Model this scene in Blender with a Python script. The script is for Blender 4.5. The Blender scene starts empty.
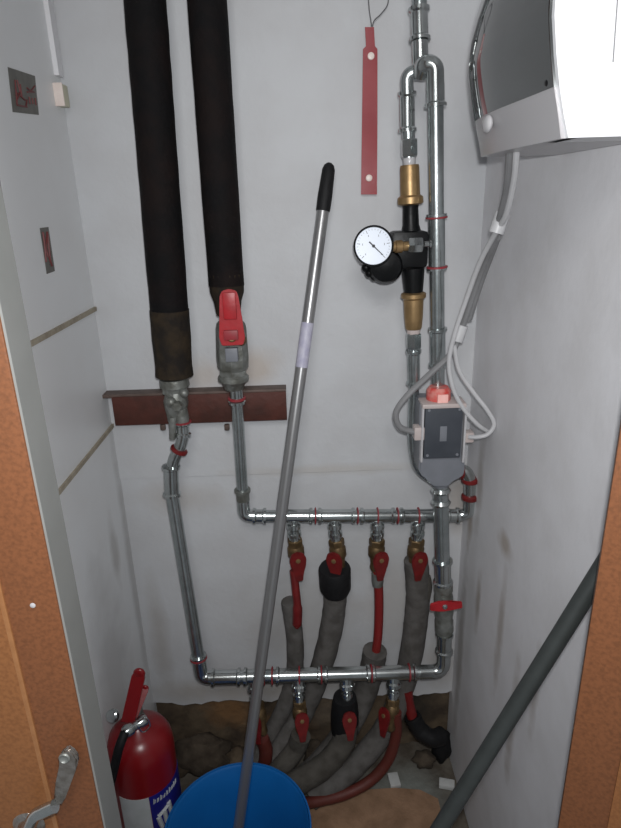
import bpy, bmesh, math, random
from mathutils import Vector, Matrix, Quaternion
random.seed(7)
S = bpy.context.scene
COL = S.collection
V = Vector
pi = math.pi

# ------------------------------------------------------------------ camera
FPX, VX, VY, AX = 600.0, 360.0, 2094.0, -.025
up = V((-(VX-310), VY-414, FPX)).normalized()
bb = (FPX + (VX-310)*AX)/(VY-414)
fw = V((AX, bb, -1)).normalized()
rt = fw.cross(up)
M3 = Matrix((rt, fw, up))
CAM = V((0, 0, 1.40))
def ray(px, py): return M3 @ V(((px-310.5)/FPX, (414-py)/FPX, -1))
def P(px, py, Y): d = ray(px, py); return CAM + d*(Y/d.y)
def PX(px, py, X): d = ray(px, py); return CAM + d*(X/d.x)
def PZ(px, py, Z): d = ray(px, py); return CAM + d*((Z-CAM.z)/d.z)
cd = bpy.data.cameras.new('camera'); cam = bpy.data.objects.new('camera', cd); COL.objects.link(cam)
cam.matrix_world = Matrix.Translation(CAM) @ M3.to_4x4()
cd.sensor_fit = 'HORIZONTAL'; cd.sensor_width = 36; cd.lens = 36*FPX/621; cd.clip_start = .02
S.camera = cam
XL, XR, YB = -.405, .357, 1.20

# ------------------------------------------------------------------ materials
def mat(name, c, rough=.5, metal=0, c2=None, scale=20, amt=.5, bump=0, bscale=None, detail=4, lo=.4, hi=.65, stretch=None, spec=None, trans=0, ior=1.45):
    m = bpy.data.materials.new(name); m.use_nodes = True
    nt = m.node_tree; b = nt.nodes['Principled BSDF']
    b.inputs['Base Color'].default_value = (*c, 1)
    b.inputs['Roughness'].default_value = rough; b.inputs['Metallic'].default_value = metal
    if spec is not None: b.inputs['Specular IOR Level'].default_value = spec
    if trans: b.inputs['Transmission Weight'].default_value = trans; b.inputs['IOR'].default_value = ior
    tc = nt.nodes.new('ShaderNodeTexCoord'); src = tc.outputs['Object']
    if stretch:
        mp = nt.nodes.new('ShaderNodeMapping'); mp.inputs['Scale'].default_value = stretch
        nt.links.new(src, mp.inputs['Vector']); src = mp.outputs['Vector']
    if c2:
        n = nt.nodes.new('ShaderNodeTexNoise'); n.inputs['Scale'].default_value = scale; n.inputs['Detail'].default_value = detail
        nt.links.new(src, n.inputs['Vector'])
        r = nt.nodes.new('ShaderNodeValToRGB'); r.color_ramp.elements[0].position = lo; r.color_ramp.elements[1].position = hi
        r.color_ramp.elements[0].color = (0, 0, 0, 1); r.color_ramp.elements[1].color = (amt, amt, amt, 1)
        nt.links.new(n.outputs['Fac'], r.inputs['Fac'])
        x = nt.nodes.new('ShaderNodeMixRGB'); x.inputs['Color1'].default_value = (*c, 1); x.inputs['Color2'].default_value = (*c2, 1)
        nt.links.new(r.outputs['Color'], x.inputs['Fac']); nt.links.new(x.outputs['Color'], b.inputs['Base Color'])
        m['mix'] = x.name
    if bump:
        n2 = nt.nodes.new('ShaderNodeTexNoise'); n2.inputs['Scale'].default_value = bscale or scale; n2.inputs['Detail'].default_value = 6
        nt.links.new(src, n2.inputs['Vector'])
        bp = nt.nodes.new('ShaderNodeBump'); bp.inputs['Strength'].default_value = bump; bp.inputs['Distance'].default_value = .004
        nt.links.new(n2.outputs['Fac'], bp.inputs['Height']); nt.links.new(bp.outputs['Normal'], b.inputs['Normal'])
    return m

def add_stains(m, spots, nscale=14, namt=.5):
    """soft-edged stains at object-space points: (centre, (rx,ry,rz), colour, strength)"""
    nt = m.node_tree; b = nt.nodes['Principled BSDF']
    link = b.inputs['Base Color'].links
    cur = link[0].from_socket if link else None
    tc = nt.nodes.new('ShaderNodeTexCoord')
    nz = nt.nodes.new('ShaderNodeTexNoise'); nz.inputs['Scale'].default_value = nscale; nz.inputs['Detail'].default_value = 5
    nt.links.new(tc.outputs['Object'], nz.inputs['Vector'])
    for c, rr, colr, st in spots:
        mp = nt.nodes.new('ShaderNodeMapping')
        mp.inputs['Location'].default_value = tuple(-a/q for a, q in zip(c, rr))
        mp.inputs['Scale'].default_value = tuple(1/q for q in rr)
        nt.links.new(tc.outputs['Object'], mp.inputs['Vector'])
        ln = nt.nodes.new('ShaderNodeVectorMath'); ln.operation = 'LENGTH'; nt.links.new(mp.outputs['Vector'], ln.inputs[0])
        ad = nt.nodes.new('ShaderNodeMath'); ad.operation = 'MULTIPLY_ADD'; ad.inputs[1].default_value = namt*2; nt.links.new(nz.outputs['Fac'], ad.inputs[0]); nt.links.new(ln.outputs['Value'], ad.inputs[2])
        mr = nt.nodes.new('ShaderNodeMapRange'); mr.inputs['From Min'].default_value = 1+namt; mr.inputs['From Max'].default_value = .25+namt
        mr.inputs['To Min'].default_value = 0; mr.inputs['To Max'].default_value = st
        nt.links.new(ad.outputs['Value'], mr.inputs['Value'])
        mx = nt.nodes.new('ShaderNodeMixRGB'); mx.inputs['Color2'].default_value = (*colr, 1)
        if cur: nt.links.new(cur, mx.inputs['Color1'])
        else: mx.inputs['Color1'].default_value = b.inputs['Base Color'].default_value
        nt.links.new(mr.outputs['Result'], mx.inputs['Fac']); cur = mx.outputs['Color']
    nt.links.new(cur, b.inputs['Base Color'])

m_wall = mat('painted_plaster', (.555, .565, .582), .6, 0, (.50, .50, .51), 9, .6, .25, 60)
m_wallR = mat('grey_painted_plaster', (.78, .775, .795), .65, 0, (.70, .69, .70), 12, .7, .12, 70)
m_wallL = mat('pale_wall_tile', (.80, .81, .82), .35, 0, (.75, .75, .75), 5, .7, .05, 40)
BR = (.22, .15, .08)
def sp(px, py, rx, rz, col, st, Y=YB): q = P(px, py, Y); return (tuple(q), (rx, 1, rz), col, st)
add_stains(m_wall, [sp(255, 368, .07, .05, (.44, .30, .17), .35), sp(205, 375, .06, .05, (.44, .30, .17), .25), sp(330, 470, .30, .018, (.44, .39, .33), .35), sp(180, 500, .12, .05, (.36, .30, .24), .30),
    sp(460, 500, .05, .12, (.36, .28, .2), .4), sp(250, 690, .35, .05, (.33, .27, .2), .45), sp(400, 600, .12, .16, (.44, .41, .38), .5), sp(300, 620, .2, .16, (.40, .375, .35), .4), sp(160, 640, .03, .2, (.33, .30, .27), .5), sp(440, 660, .06, .12, (.36, .32, .28), .5)])
def sr(px, py, ry, rz, col, st): q = PX(px, py, XR); return (tuple(q), (1, ry, rz), col, st)
add_stains(m_wallR, [sr(478, 600, .022, .09, BR, .55), sr(500, 630, .022, .16, BR, .45), sr(470, 520, .024, .08, (.3, .22, .14), .6), sr(505, 545, .05, .03, (.34, .26, .18), .6), sr(512, 720, .022, .18, BR, .45), sr(535, 690, .018, .12, BR, .35), sr(480, 480, .03, .14, (.32, .29, .26), .6), sr(460, 650, .03, .3, (.28, .25, .22), .6)], 22, .5)
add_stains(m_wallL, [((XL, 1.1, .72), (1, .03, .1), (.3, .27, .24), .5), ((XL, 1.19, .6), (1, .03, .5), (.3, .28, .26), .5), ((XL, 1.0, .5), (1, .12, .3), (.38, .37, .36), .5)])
m_grout = mat('dirty_grout', (.40, .35, .27), .8, 0, (.28, .24, .18), 60, .8, .3, 120)
m_masonry = mat('bare_masonry', (.13, .095, .06), .9, 0, (.045, .03, .02), 16, .9, .9, 50)
add_stains(m_masonry, [((-.22, YB+.03, .14), (.10, 1, .07), (.24, .125, .05), .8), ((-.1, YB+.03, .08), (.12, 1, .05), (.2, .11, .05), .6), ((.05, YB+.03, .12), (.1, 1, .06), (.16, .13, .1), .7), ((.27, YB+.03, .12), (.09, 1, .08), (.02, .017, .014), .8)], 20, .6)
m_floor = mat('dirty_concrete', (.15, .13, .105), .9, 0, (.07, .055, .04), 14, .9, .8, 60)
add_stains(m_floor, [((.22, 1.08, 0), (.14, .12, 1), (.24, .26, .24), .8)])
m_ceil = mat('ceiling_paint', (.6, .6, .6), .8, 0, (.55, .55, .55), 8)
m_door = mat('orange_brown_laminate', (.19, .07, .027), .5, 0, (.10, .037, .014), 260, .6, .06, 300, lo=.4, hi=.7)
m_panel = mat('orange_laminate_panel', (.26, .105, .036), .5, 0, (.17, .064, .021), 260, .6)
m_groove = mat('orange_laminate_groove', (.33, .15, .06), .4, 0, (.27, .115, .042), 90, .6)
m_white = mat('white_door_lining', (.23, .235, .225), .5, 0, (.20, .205, .195), 20, .5)
m_foam = mat('black_foam_insulation', (.0055, .005, .0055), .8, 0, (.014, .008, .007), 18, .6, .4, 120, spec=.15)
m_foamdirty = mat('dirty_black_insulation', (.016, .013, .011), .85, 0, (.05, .034, .018), 30, .6, .6, 90, spec=.2)
m_steel = mat('galvanised_steel', (.47, .505, .51), .27, .9, (.33, .37, .37), 35, .7, .06, 90)
m_chrome = mat('bright_press_fitting', (.56, .59, .59), .2, .95, (.36, .39, .38), 30, .6)
m_dull = mat('dull_zinc', (.26, .27, .255), .5, .6, (.12, .12, .10), 45, .8, .5, 90)
m_brass = mat('brass', (.38, .25, .12), .42, .7, (.25, .16, .075), 40, .6, .1, 80)
m_brassd = mat('tarnished_brass', (.22, .145, .07), .5, .75, (.10, .065, .035), 50, .8, .2, 90)
m_red = mat('red_lever_plastic', (.42, .018, .025), .4, 0, (.28, .012, .015), 40, .6, .1, 90)
m_reddark = mat('dark_red_lever', (.17, .010, .010), .45, 0, (.085, .008, .008), 40, .7, .1, 90)
m_redband = mat('red_press_indicator', (.30, .025, .035), .5, 0, (.20, .05, .05), 80, .5)
m_pex = mat('red_plastic_pipe', (.22, .014, .014), .45, 0, (.18, .018, .014), 30, .6)
m_rust = mat('rust_red_hose', (.11, .018, .012), .6, 0, (.09, .022, .014), 30, .7, .2, 60)
m_hose = mat('grey_foam_hose', (.11, .103, .097), .85, 0, (.06, .054, .048), 35, .8, .4, 110)
m_hosed = mat('dusty_grey_foam', (.075, .068, .058), .9, 0, (.035, .03, .024), 30, .8, .5, 90)
m_black = mat('black_plastic', (.004, .0045, .005), .4, 0, (.008, .008, .009), 40, .5, .1, 100, spec=.22)
m_rubber = mat('black_rubber', (.009, .009, .01), .6, 0, (.014, .014, .015), 60, .5, .2, 120, spec=.25)
m_iron = mat('red_oxide_steel', (.085, .022, .014), .6, .1, (.045, .014, .009), 25, .8, .3, 70)
m_ironl = mat('grey_scuffed_steel', (.14, .10, .085), .6, .2, (.07, .05, .04), 40, .6)
m_dial = mat('dial_white', (.68, .74, .84), .35, 0, (.64, .70, .80), 60, .3)
m_ink = mat('black_ink', (.02, .02, .025), .6, 0, (.03, .03, .035), 30)
m_glass = mat('gauge_glass', (1, 1, 1), .02, 0, None, trans=1, ior=1.1)
m_plast = mat('red_acrylic_strip', (.27, .022, .03), .22, 0, (.36, .05, .06), 12, .6, spec=.6)
m_wire = mat('thin_wire', (.3, .3, .31), .4, .8, (.2, .2, .2), 60)
m_rivet = mat('pale_rivet', (.85, .74, .68), .4, 0, (.75, .62, .56), 60)
m_white_pl = mat('white_enamel', (.83, .84, .86), .3, 0, (.80, .81, .83), 6, .4)
m_grey_pl = mat('light_grey_plastic', (.43, .42, .43), .28, 0, (.40, .39, .40), 10, .5)
m_smoke = mat('smoked_mirror_panel', (.13, .135, .135), .03, .9, (.14, .145, .145), 4, .6, .02, 12)
m_seam = mat('dark_seam', (.20, .20, .21), .6, 0, (.15, .15, .16), 40)
m_blue = mat('blue_bucket_plastic', (.006, .125, .40), .38, 0, (.004, .10, .33), 10, .6, .05, 60)
m_tube = mat('grey_metal_tube', (.34, .34, .345), .34, .7, (.34, .34, .34), 50, .5)
m_tubel = mat('dark_green_grey_tube', (.042, .048, .047), .45, .2, (.03, .034, .033), 30, .6, .05, 80)
m_label = mat('pale_lilac_label', (.50, .49, .58), .5, 0, (.36, .35, .48), 60, .8)
m_ext = mat('extinguisher_red', (.21, .007, .010), .3, 0, (.17, .006, .008), 10, .5, .05, 60)
m_lwhite = mat('label_white', (.55, .57, .58), .5, 0, (.44, .47, .46), 25, .7)
m_lblue = mat('label_blue', (.012, .012, .20), .45, 0, (.01, .01, .14), 20, .5)
m_boxg = mat('grey_box_plastic', (.19, .20, .225), .45, 0, (.15, .16, .18), 25, .6)
m_boxd = mat('dark_slate_lid', (.055, .062, .075), .45, 0, (.04, .046, .058), 25, .6, .1, 60)
m_clear = mat('pale_clear_plastic', (.50, .49, .50), .25, 0, (.40, .40, .42), 40, .6)
m_beige = mat('pale_pink_plastic', (.52, .45, .43), .45, 0, (.45, .38, .36), 40, .6)
m_pinkred = mat('bright_red_connector', (.62, .07, .06), .3, 0, (.72, .30, .26), 70, .8)  # pink mottle puts glare into the red of the connector
m_pinkglare = mat('pale_pink_glare', (.95, .55, .50), .25, 0, (.9, .42, .36), 90, .6)  # glare on the red connector, as a colour
m_gcable = mat('grey_cable', (.22, .22, .225), .5, 0, (.17, .17, .175), 40, .5)
m_wcable = mat('white_cable', (.52, .52, .53), .4, 0, (.46, .46, .47), 40, .5)
m_cream = mat('cream_plastic', (.60, .57, .43), .5, 0, (.52, .49, .36), 30, .5)
m_plate = mat('grey_sticker', (.15, .145, .13), .5, 0, (.11, .105, .095), 60, .6)
m_print = mat('dark_red_print', (.17, .035, .035), .5, 0, (.12, .03, .03), 80, .5)
m_stone = mat('broken_plaster', (.085, .065, .046), .95, 0, (.035, .024, .016), 30, .8, .8, 60)
m_chip = mat('white_chip', (.60, .61, .60), .7, 0, (.48, .48, .47), 40, .5, .3, 60)
m_tan = mat('tan_board', (.36, .215, .13), .85, 0, (.24, .14, .08), 22, .8, .5, 80)
m_handle = mat('worn_nickel', (.50, .46, .42), .28, .95, (.30, .26, .22), 120, .8, .4, 220)

# ------------------------------------------------------------------ mesh helpers
def frame(d):
    d = d.normalized(); a = V((0, 0, 1)) if abs(d.z) < .9 else V((1, 0, 0))
    x = a.cross(d).normalized(); return x, d.cross(x), d
class MB:
    def __init__(s): s.b = bmesh.new()
    def ring(s, c, x, y, r, n, ry=None):
        ry = ry or r
        return [s.b.verts.new(c + x*(r*math.cos(2*pi*i/n)) + y*(ry*math.sin(2*pi*i/n))) for i in range(n)]
    def skin(s, rings, cap=True):
        n = len(rings[0])
        for a, b in zip(rings, rings[1:]):
            for i in range(n): s.b.faces.new((a[i], a[(i+1) % n], b[(i+1) % n], b[i]))
        if cap:
            s.b.faces.new(list(reversed(rings[0]))); s.b.faces.new(rings[-1])
        return s
    def tube(s, pts, r, n=16, cap=True, wob=0, flat=1):
        pts = [V(p) for p in pts]; rings = []; x = None
        for i, p in enumerate(pts):
            d = (pts[min(i+1, len(pts)-1)] - pts[max(i-1, 0)]).normalized()
            if x is None: x, y, _ = frame(d)
            else: x = (x - d*x.dot(d)).normalized(); y = d.cross(x)
            rr = r[i] if isinstance(r, (list, tuple)) else r
            if wob: rr *= 1 + random.uniform(-wob, wob)
            rings.append(s.ring(p, x, y, rr, n, rr*flat))
        return s.skin(rings, cap)
    def lathe(s, p, d, prof, n=20, cap=True):
        p = V(p); x, y, d = frame(V(d))
        return s.skin([s.ring(p + d*t, x, y, max(r, 1e-5), n) for t, r in prof], cap)
    def hexa(s, p, d, L, r): 
        return s.lathe(p, d, [(0, r*.9), (L*.08, r), (L*.92, r), (L, r*.9)], 6)
    def box(s, c, sz, rot=None, bev=0):
        g = bmesh.ops.create_cube(s.b, size=1)['verts']
        R = rot.to_3x3() if rot else Matrix.Identity(3)
        for v in g: v.co = V(c) + R @ V((v.co.x*sz[0], v.co.y*sz[1], v.co.z*sz[2]))
        if bev:
            fs = set(f for v in g for f in v.link_faces); es = set(e for f in fs for e in f.edges)
            bmesh.ops.bevel(s.b, geom=list(es), offset=bev, segments=2, affect='EDGES', profile=.6)
        return s
    def prism(s, poly, h):
        """poly: list of points; extruded by vector h"""
        h = V(h); a = [s.b.verts.new(V(p)) for p in poly]; b = [s.b.verts.new(V(p)+h) for p in poly]
        n = len(a); s.b.faces.new(a); s.b.faces.new(list(reversed(b)))
        for i in range(n): s.b.faces.new((a[i], b[i], b[(i+1) % n], a[(i+1) % n]))
        return s
    def ball(s, c, r, sc=(1, 1, 1), seg=16):
        g = bmesh.ops.create_uvsphere(s.b, u_segments=seg, v_segments=seg//2+2, radius=r)['verts']
        for v in g: v.co = V(c) + V((v.co.x*sc[0], v.co.y*sc[1], v.co.z*sc[2]))
        return s
def wpos(o):
    l = V((0, 0, 0))
    while o is not None: l = l + o.location; o = o.parent
    return l
def put(name, mb, m, parent=None, label=None, sharp=35):
    me = bpy.data.meshes.new(name); bmesh.ops.recalc_face_normals(mb.b, faces=mb.b.faces[:])
    off = wpos(parent) if parent else V((0, 0, 0))
    if parent is None:                                  # origin of a lone mesh sits at its own base centre
        if getattr(mb, 'keep', False) is False:
            xs = [v.co for v in mb.b.verts]
            off = V(((min(c.x for c in xs)+max(c.x for c in xs))/2, (min(c.y for c in xs)+max(c.y for c in xs))/2, min(c.z for c in xs)))
    for v in mb.b.verts: v.co -= off
    mb.b.to_mesh(me); mb.b.free(); me.materials.append(m)
    me.shade_smooth(); me.set_sharp_from_angle(angle=math.radians(sharp))
    o = bpy.data.objects.new(name, me); COL.objects.link(o)
    if parent: o.parent = parent
    else: o.location = off
    if label: o['label'] = label
    return o
def tag(o, label, cat, group=None, kind=None):
    o['label'] = label; o['category'] = cat
    if group: o['group'] = group
    if kind: o['kind'] = kind
    return o
def thing(name, label, cat, loc, group=None):
    o = bpy.data.objects.new(name, None); o.empty_display_size = .02; COL.objects.link(o); o.location = V(loc)
    return tag(o, label, cat, group)
def struct(name, mb, m, parent=None):
    mb.keep = True
    o = put(name, mb, m, parent)
    if parent is None: o['kind'] = 'structure'
    return o
def copy_tree(o, parent=None):
    c = o.copy(); COL.objects.link(c); c.parent = parent
    for ch in list(o.children): copy_tree(ch, c)
    return c
def fillet(pts, r, n=7):
    pts = [V(p) for p in pts]; out = [pts[0]]
    for a, b, c in zip(pts, pts[1:], pts[2:]):
        d1 = (a-b).normalized(); d2 = (c-b).normalized(); k = min(r, (a-b).length*.49, (c-b).length*.49)
        s, e = b+d1*k, b+d2*k
        for i in range(n+1):
            t = i/n; out.append(s*(1-t)**2 + b*2*t*(1-t) + e*t*t)
    return out + [pts[-1]]
def spline(pts, n=8):
    pts = [V(p) for p in pts]; q = [pts[0]*2-pts[1]] + pts + [pts[-1]*2-pts[-2]]; out = []
    for i in range(1, len(q)-2):
        for k in range(n):
            t = k/n; a, b, c, d = q[i-1:i+3]
            out.append(.5*((2*b) + (c-a)*t + (2*a-5*b+4*c-d)*t*t + (3*b-a-3*c+d)*t**3))
    return out + [pts[-1]]
def lerp(a, b, t): return a + (b-a)*t
def sleeve(a, b, r, beads=(0, 1)):
    """press sleeve from a to b on a pipe of radius r, with a raised O-ring bead at the named ends"""
    d = b-a; L = d.length; w = .0035; pr = []
    R, B = r*1.13, r*1.38
    pr += [(0, B if 0 in beads else R), (w*1.4, B), (w*2.2, R)] if 0 in beads else [(0, R), (w, R)]
    pr += [(L-w*2.2, R), (L-w*1.4, B), (L, B)] if 1 in beads else [(L-w, R), (L, R)]
    return MB().lathe(a, d, pr, 20)
def band(c, d, r, w=.003): return MB().lathe(V(c)-V(d).normalized()*w/2, d, [(0, r*1.2), (w*.2, r*1.42), (w*.8, r*1.42), (w, r*1.2)], 20)

# ------------------------------------------------------------------ the setting
b = MB(); g = 40                                            # floor with a little unevenness
vs = [[b.b.verts.new((lerp(XL-.05, XR+.05, i/g), lerp(.1, YB+.06, j/g), random.uniform(-.004, .002))) for i in range(g+1)] for j in range(g+1)]
for j in range(g):
    for i in range(g): b.b.faces.new((vs[j][i], vs[j][i+1], vs[j+1][i+1], vs[j+1][i]))
low = [b.b.verts.new((x, y, -.05)) for x, y in ((XL-.05, .1), (XR+.05, .1), (XR+.05, YB+.06), (XL-.05, YB+.06))]
b.b.faces.new(low)
struct('floor', b, m_floor)
ZS, ZP = P(320, 472, YB).z, P(250, 702, YB).z                # step in the plaster, bottom edge of the plaster
b = MB(); b.box((0, YB+.03, (ZS+2.3)/2), (.9, .06, 2.3-ZS))
n = 60; e = [(lerp(-.45, .45, i/n), ZP + random.uniform(-.004, .004) + .004*math.sin(i*.5)) for i in range(n+1)]
b.prism([(x, YB+.004, z) for x, z in e] + [(.45, YB+.004, ZS), (-.45, YB+.004, ZS)], (0, .05, 0))
struct('wall_back', b, m_wall)
b = MB(); nx, nz = 60, 18
vs = [[b.b.verts.new((lerp(-.43, .39, i/nx), YB+.035+random.uniform(-.004, .004), lerp(-.02, ZP+.03, j/nz))) for i in range(nx+1)] for j in range(nz+1)]
for j in range(nz):
    for i in range(nx): b.b.faces.new((vs[j][i], vs[j][i+1], vs[j+1][i+1], vs[j+1][i]))
o = struct('wall_base', b, m_masonry)
struct('wall_left', MB().box((XL-.03, .82, 1.15), (.06, .80, 2.3)), m_wallL)
struct('wall_right', MB().box((XR+.03, .79, 1.15), (.06, .86, 2.3)), m_wallR)
struct('ceiling', MB().box((0, .82, 2.32), (.95, .9, .04)), m_ceil)
a, c = PX(21, 348, XL), PX(93, 310, XL); zt = (a.z+c.z)/2
struct('trim_1', MB().box((XL+.0015, .85, zt), (.005, .70, .008)), m_grout)
a, c = PX(58, 500, XL), PX(103, 430, XL); zt2 = (a.z+c.z)/2
struct('trim_2', MB().box((XL+.0015, .85, zt2), (.005, .70, .008)), m_grout)
zc = PX(60, 108, XL).z
struct('shadow_gap_trim', MB().box((XL+.004, YB-.016, (zc+.05+2.3)/2), (.008, .024, 2.3-zc-.05)), m_wallR)  # added strip stands in for the shadow gap between tile and back wall

# doors: two leaves of a brown double door, the camera looks between them
xd, yd = P(105, 828, .46).x, .46
d1 = bpy.data.objects.new('door_1', None); COL.objects.link(d1); d1.location = (xd-.36, yd+.02, 0); d1['kind'] = 'structure'
b = MB().box((xd-.182, yd+.018, 1.05), (.36, .036, 2.1), bev=.002); put('door_leaf', b, m_door, d1)
put('edge_lining', MB().box((xd-.0012, yd+.021, 1.05), (.0024, .038, 2.1)), m_white, d1, 'pale grey edge of the door leaf')
gx = P(50, 793, .46).x
put('inner_panel', MB().box((gx-.153, yd-.0006, 1.05), (.30, .003, 2.0), bev=.0008), m_panel, d1, 'lighter inner panel')
put('panel_groove', MB().box((gx-.002, yd-.0005, 1.05), (.006, .003, 2.0), bev=.0008), m_groove, d1, 'lighter raised moulding line')
# lever handle of the left leaf
h = MB(); q = P(31, 823, .455)
h.lathe(q + V((-.004, .008, -.006)), (0, -1, .1), [(0, .017), (.006, .017), (.008, .0145), (.010, .010), (.022, .008), (.028, .008)], 24)
hr = put('door_handle', h, m_handle, d1, 'worn nickel lever handle')
h = MB().tube(spline([P(28, 830, .437), P(35, 816, .434), P(44, 811, .432), P(55, 806, .432)]), [.0065]*25, 14)
put('neck', h, m_chrome, hr)
hp = [(330, 430), (345, 330), (362, 250), (362, 180), (385, 132), (420, 120), (462, 148), (484, 190), (470, 250), (440, 330), (405, 425), (372, 482), (342, 475)]
h = MB().prism([P(x/6.21, y/6.21+730, .436) for x, y in hp], (0, .007, 0))
bmesh.ops.bevel(h.b, geom=h.b.edges[:], offset=.0022, segments=3, affect='EDGES')
put('lever', h, m_handle, hr)
e2 = P(65.5, 757, .4345)
h = MB(); h.lathe(P(65, 757, .437), (0, -1, .1), [(0, .0055), (.002, .0055), (.003, .0045), (.0018, .0034), (.0012, .001)], 18); put('screw_cap', h, m_dull, hr, 'small round screw hole')
put('old_screw_hole', MB().lathe(P(33, 605, .4605), (0, -1, 0), [(0, .0028), (.001, .0025), (.0016, .001)], 10), m_clear, d1, 'pale filled spot on the leaf')
xr2, yr2 = P(558, 828, .46).x, .46
ang = math.radians(-28)
d2 = bpy.data.objects.new('door_2', None); COL.objects.link(d2); d2.location = (xr2+.3, yr2-.16, 0); d2['kind'] = 'structure'
Rz = Matrix.Rotation(ang, 3, 'Z'); u = Rz @ V((1, 0, 0)); nn = Rz @ V((0, 1, 0))
c0 = V((xr2, yr2, 1.05))
put('door_leaf', MB().box(c0 + u*.19 + nn*.0125, (.38, .025, 2.1), Rz, .002), m_door, d2)
gq = c0 + u*.052
put('inner_panel', MB().box(c0 + u*(.045+.15) - nn*.0008, (.30, .003, 2.0), Rz, .0008), m_panel, d2, 'lighter raised panel')

# ------------------------------------------------------------------ bracket
q0, q1, q2 = P(111, 396, 1.165), P(286, 393, 1.165), P(111, 426, 1.165)
zt_, zb_ = (q0.z+q1.z)/2, q2.z
br = thing('steel_angle_bracket', 'dark red oxide steel angle bar fixed across the back wall behind both risers', 'bracket', ((q0.x+q1.x)/2, 1.19, zb_))
put('face_plate', MB().box(((q0.x+q1.x)/2, 1.168, (zt_+zb_)/2), (q1.x-q0.x, .006, zt_-zb_), bev=.001), m_iron, br)
xs = P(98, 398, 1.165).x
put('top_flange', MB().box(((xs+q1.x)/2, 1.184, zt_+.001), (q1.x-xs, .033, .007), bev=.001), m_ironl, br, 'scuffed grey top flange running past the plate')
for px in (163, 227): put('clamp_bolt', MB().hexa(P(px, 427, 1.168)+V((0, 0, -.006)), (0, 0, 1), .012, .006), m_ironl, br)

# ------------------------------------------------------------------ insulated risers and their valves
YR = 1.125
def riser(top, bot, r0, r1, name, label, mat_, tail):
    a, c = P(*top, YR), P(*bot, YR); a = c + (a-c)*((2.298-c.z)/(a.z-c.z))
    t = thing(name, label, 'pipe', c)
    L = (c-a).length; n = 40
    put('foam_sleeve', MB().tube([lerp(a, c, i/n) for i in range(n+1)], [lerp(r0, r1, i/n)*(1+random.uniform(-.012, .012)) for i in range(n+1)], 24), m_foam, t)
    d = (c-a).normalized()
    if tail: put('torn_end', MB().tube([c-d*.075, c-d*.05, c-d*.02, c+d*.005, c+d*.032, c+d*.052, c+d*.054], [r1*1.03, r1*1.04, r1*1.04, r1*1.03, r1*1.02, r1*1.0, r1*.9], 20, wob=.03), m_foamdirty, t, 'dirty brown frayed sleeve end')
    else: put('tapered_end', MB().tube([c-d*.02, c+d*.012, c+d*.03, c+d*.055], [r1*1.005, r1*.98, r1*.80, r1*.70], 20, wob=.02), m_foamdirty, t)
    put('pipe', MB().tube([c, c+d*.06], .014, 16), m_dull, t)
    return t, c, d
t1, c1, dd1 = riser((145, 0), (172.5, 349), .0315, .0355, 'insulated_riser', 'left of two black foam lagged vertical pipes, frayed brown bottom end', m_foam, True)
t2, c2, dd2 = riser((207, 0), (226.5, 285), .0315, .0325, 'insulated_riser', 'right of two black foam lagged vertical pipes, ending at red lever valve', m_foam, False)

# drain fitting under the left riser
a = P(174, 378, YR); Y1 = 1.115
dv = thing('drain_valve', 'corroded grey drain valve hanging under the left lagged pipe', 'valve', P(176, 436, Y1))
m = MB(); m.tube([a, P(175, 386, YR)], [.027, .030], 18, wob=.04); m.hexa(P(175, 383, YR), P(175, 392, YR)-P(175, 383, YR), .022, .025); put('union_nut', m, m_dull, dv)
m = MB(); m.lathe(P(176, 391, 1.12), P(176, 418, 1.12)-P(176, 391, 1.12), [(0, .019), (.012, .022), (.022, .024), (.034, .022), (.05, .018), (.062, .016)], 18)
m.ball(P(171, 402, 1.10), .011); m.ball(P(184, 393, 1.10), .009); put('body', m, m_dull, dv)
put('spout', MB().lathe(P(173, 417, 1.105), P(172.5, 437, 1.105)-P(173, 417, 1.105), [(0, .0075), (.01, .0085), (.03, .0065), (.046, .006)], 14), m_dull, dv)
put('bonnet_nut', MB().hexa(P(178, 405, 1.10), (0, -1, 0), .014, .010), m_dull, dv)
put('side_outlet', MB().lathe(P(180, 408, 1.115), P(182.5, 422, 1.115)-P(180, 408, 1.115), [(0, .014), (.02, .0145), (.036, .013)], 16), m_dull, dv)

# red lever valve under the right riser
b0, b1 = P(230.5, 318, YR), P(234, 388, YR); vd = (b1-b0).normalized()
lv = thing('ball_valve', 'large grey ball valve with red flat lever under the right lagged pipe', 'valve', b1)
L = (b1-b0).length
put('body', MB().lathe(b0, vd, [(0, .018), (.01, .027), (.02, .029), (.05, .030), (.075, .031), (.095, .030), (.10, .027)], 8), m_dull, lv)
put('square_boss', MB().box(P(232, 354, 1.097), (.023, .02, .026), bev=.002), m_boxg, lv, 'light grey square boss')
put('union_nut', MB().hexa(b0+vd*.098, vd, L-.125, .028), m_dull, lv)
put('tail_ring', MB().lathe(b1-vd*.028, vd, [(0, .026), (.004, .030), (.012, .030), (.016, .024), (.03, .018)], 18), m_dull, lv)
m = MB(); Yl = 1.078
pts = [P(219.5, 296, Yl), P(222, 291, Yl), P(229, 289, Yl), P(236, 291, Yl), P(238, 296, Yl), P(242, 318, Yl), P(245, 338, Yl), P(243, 345, Yl), P(222, 346, Yl), P(219, 338, Yl)]
m.prism(pts, (0, .006, 0)); bmesh.ops.bevel(m.b, geom=m.b.edges[:], offset=.0015, segments=2, affect='EDGES')
lever = put('lever', m, m_red, lv, 'red flat lever')
put('lever_grip', MB().box(P(229.5, 306, Yl-.003), (.024, .006, .048), bev=.0028), m_red, lever)
put('lever_hub', MB().box(P(231, 335, Yl-.003), (.026, .008, .018), bev=.002), m_redband, lever)
put('stem', MB().lathe(P(231.5, 338, 1.072), (0, 1, 0), [(0, .006), (.004, .009), (.03, .009)], 12), m_brass, lv)
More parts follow.
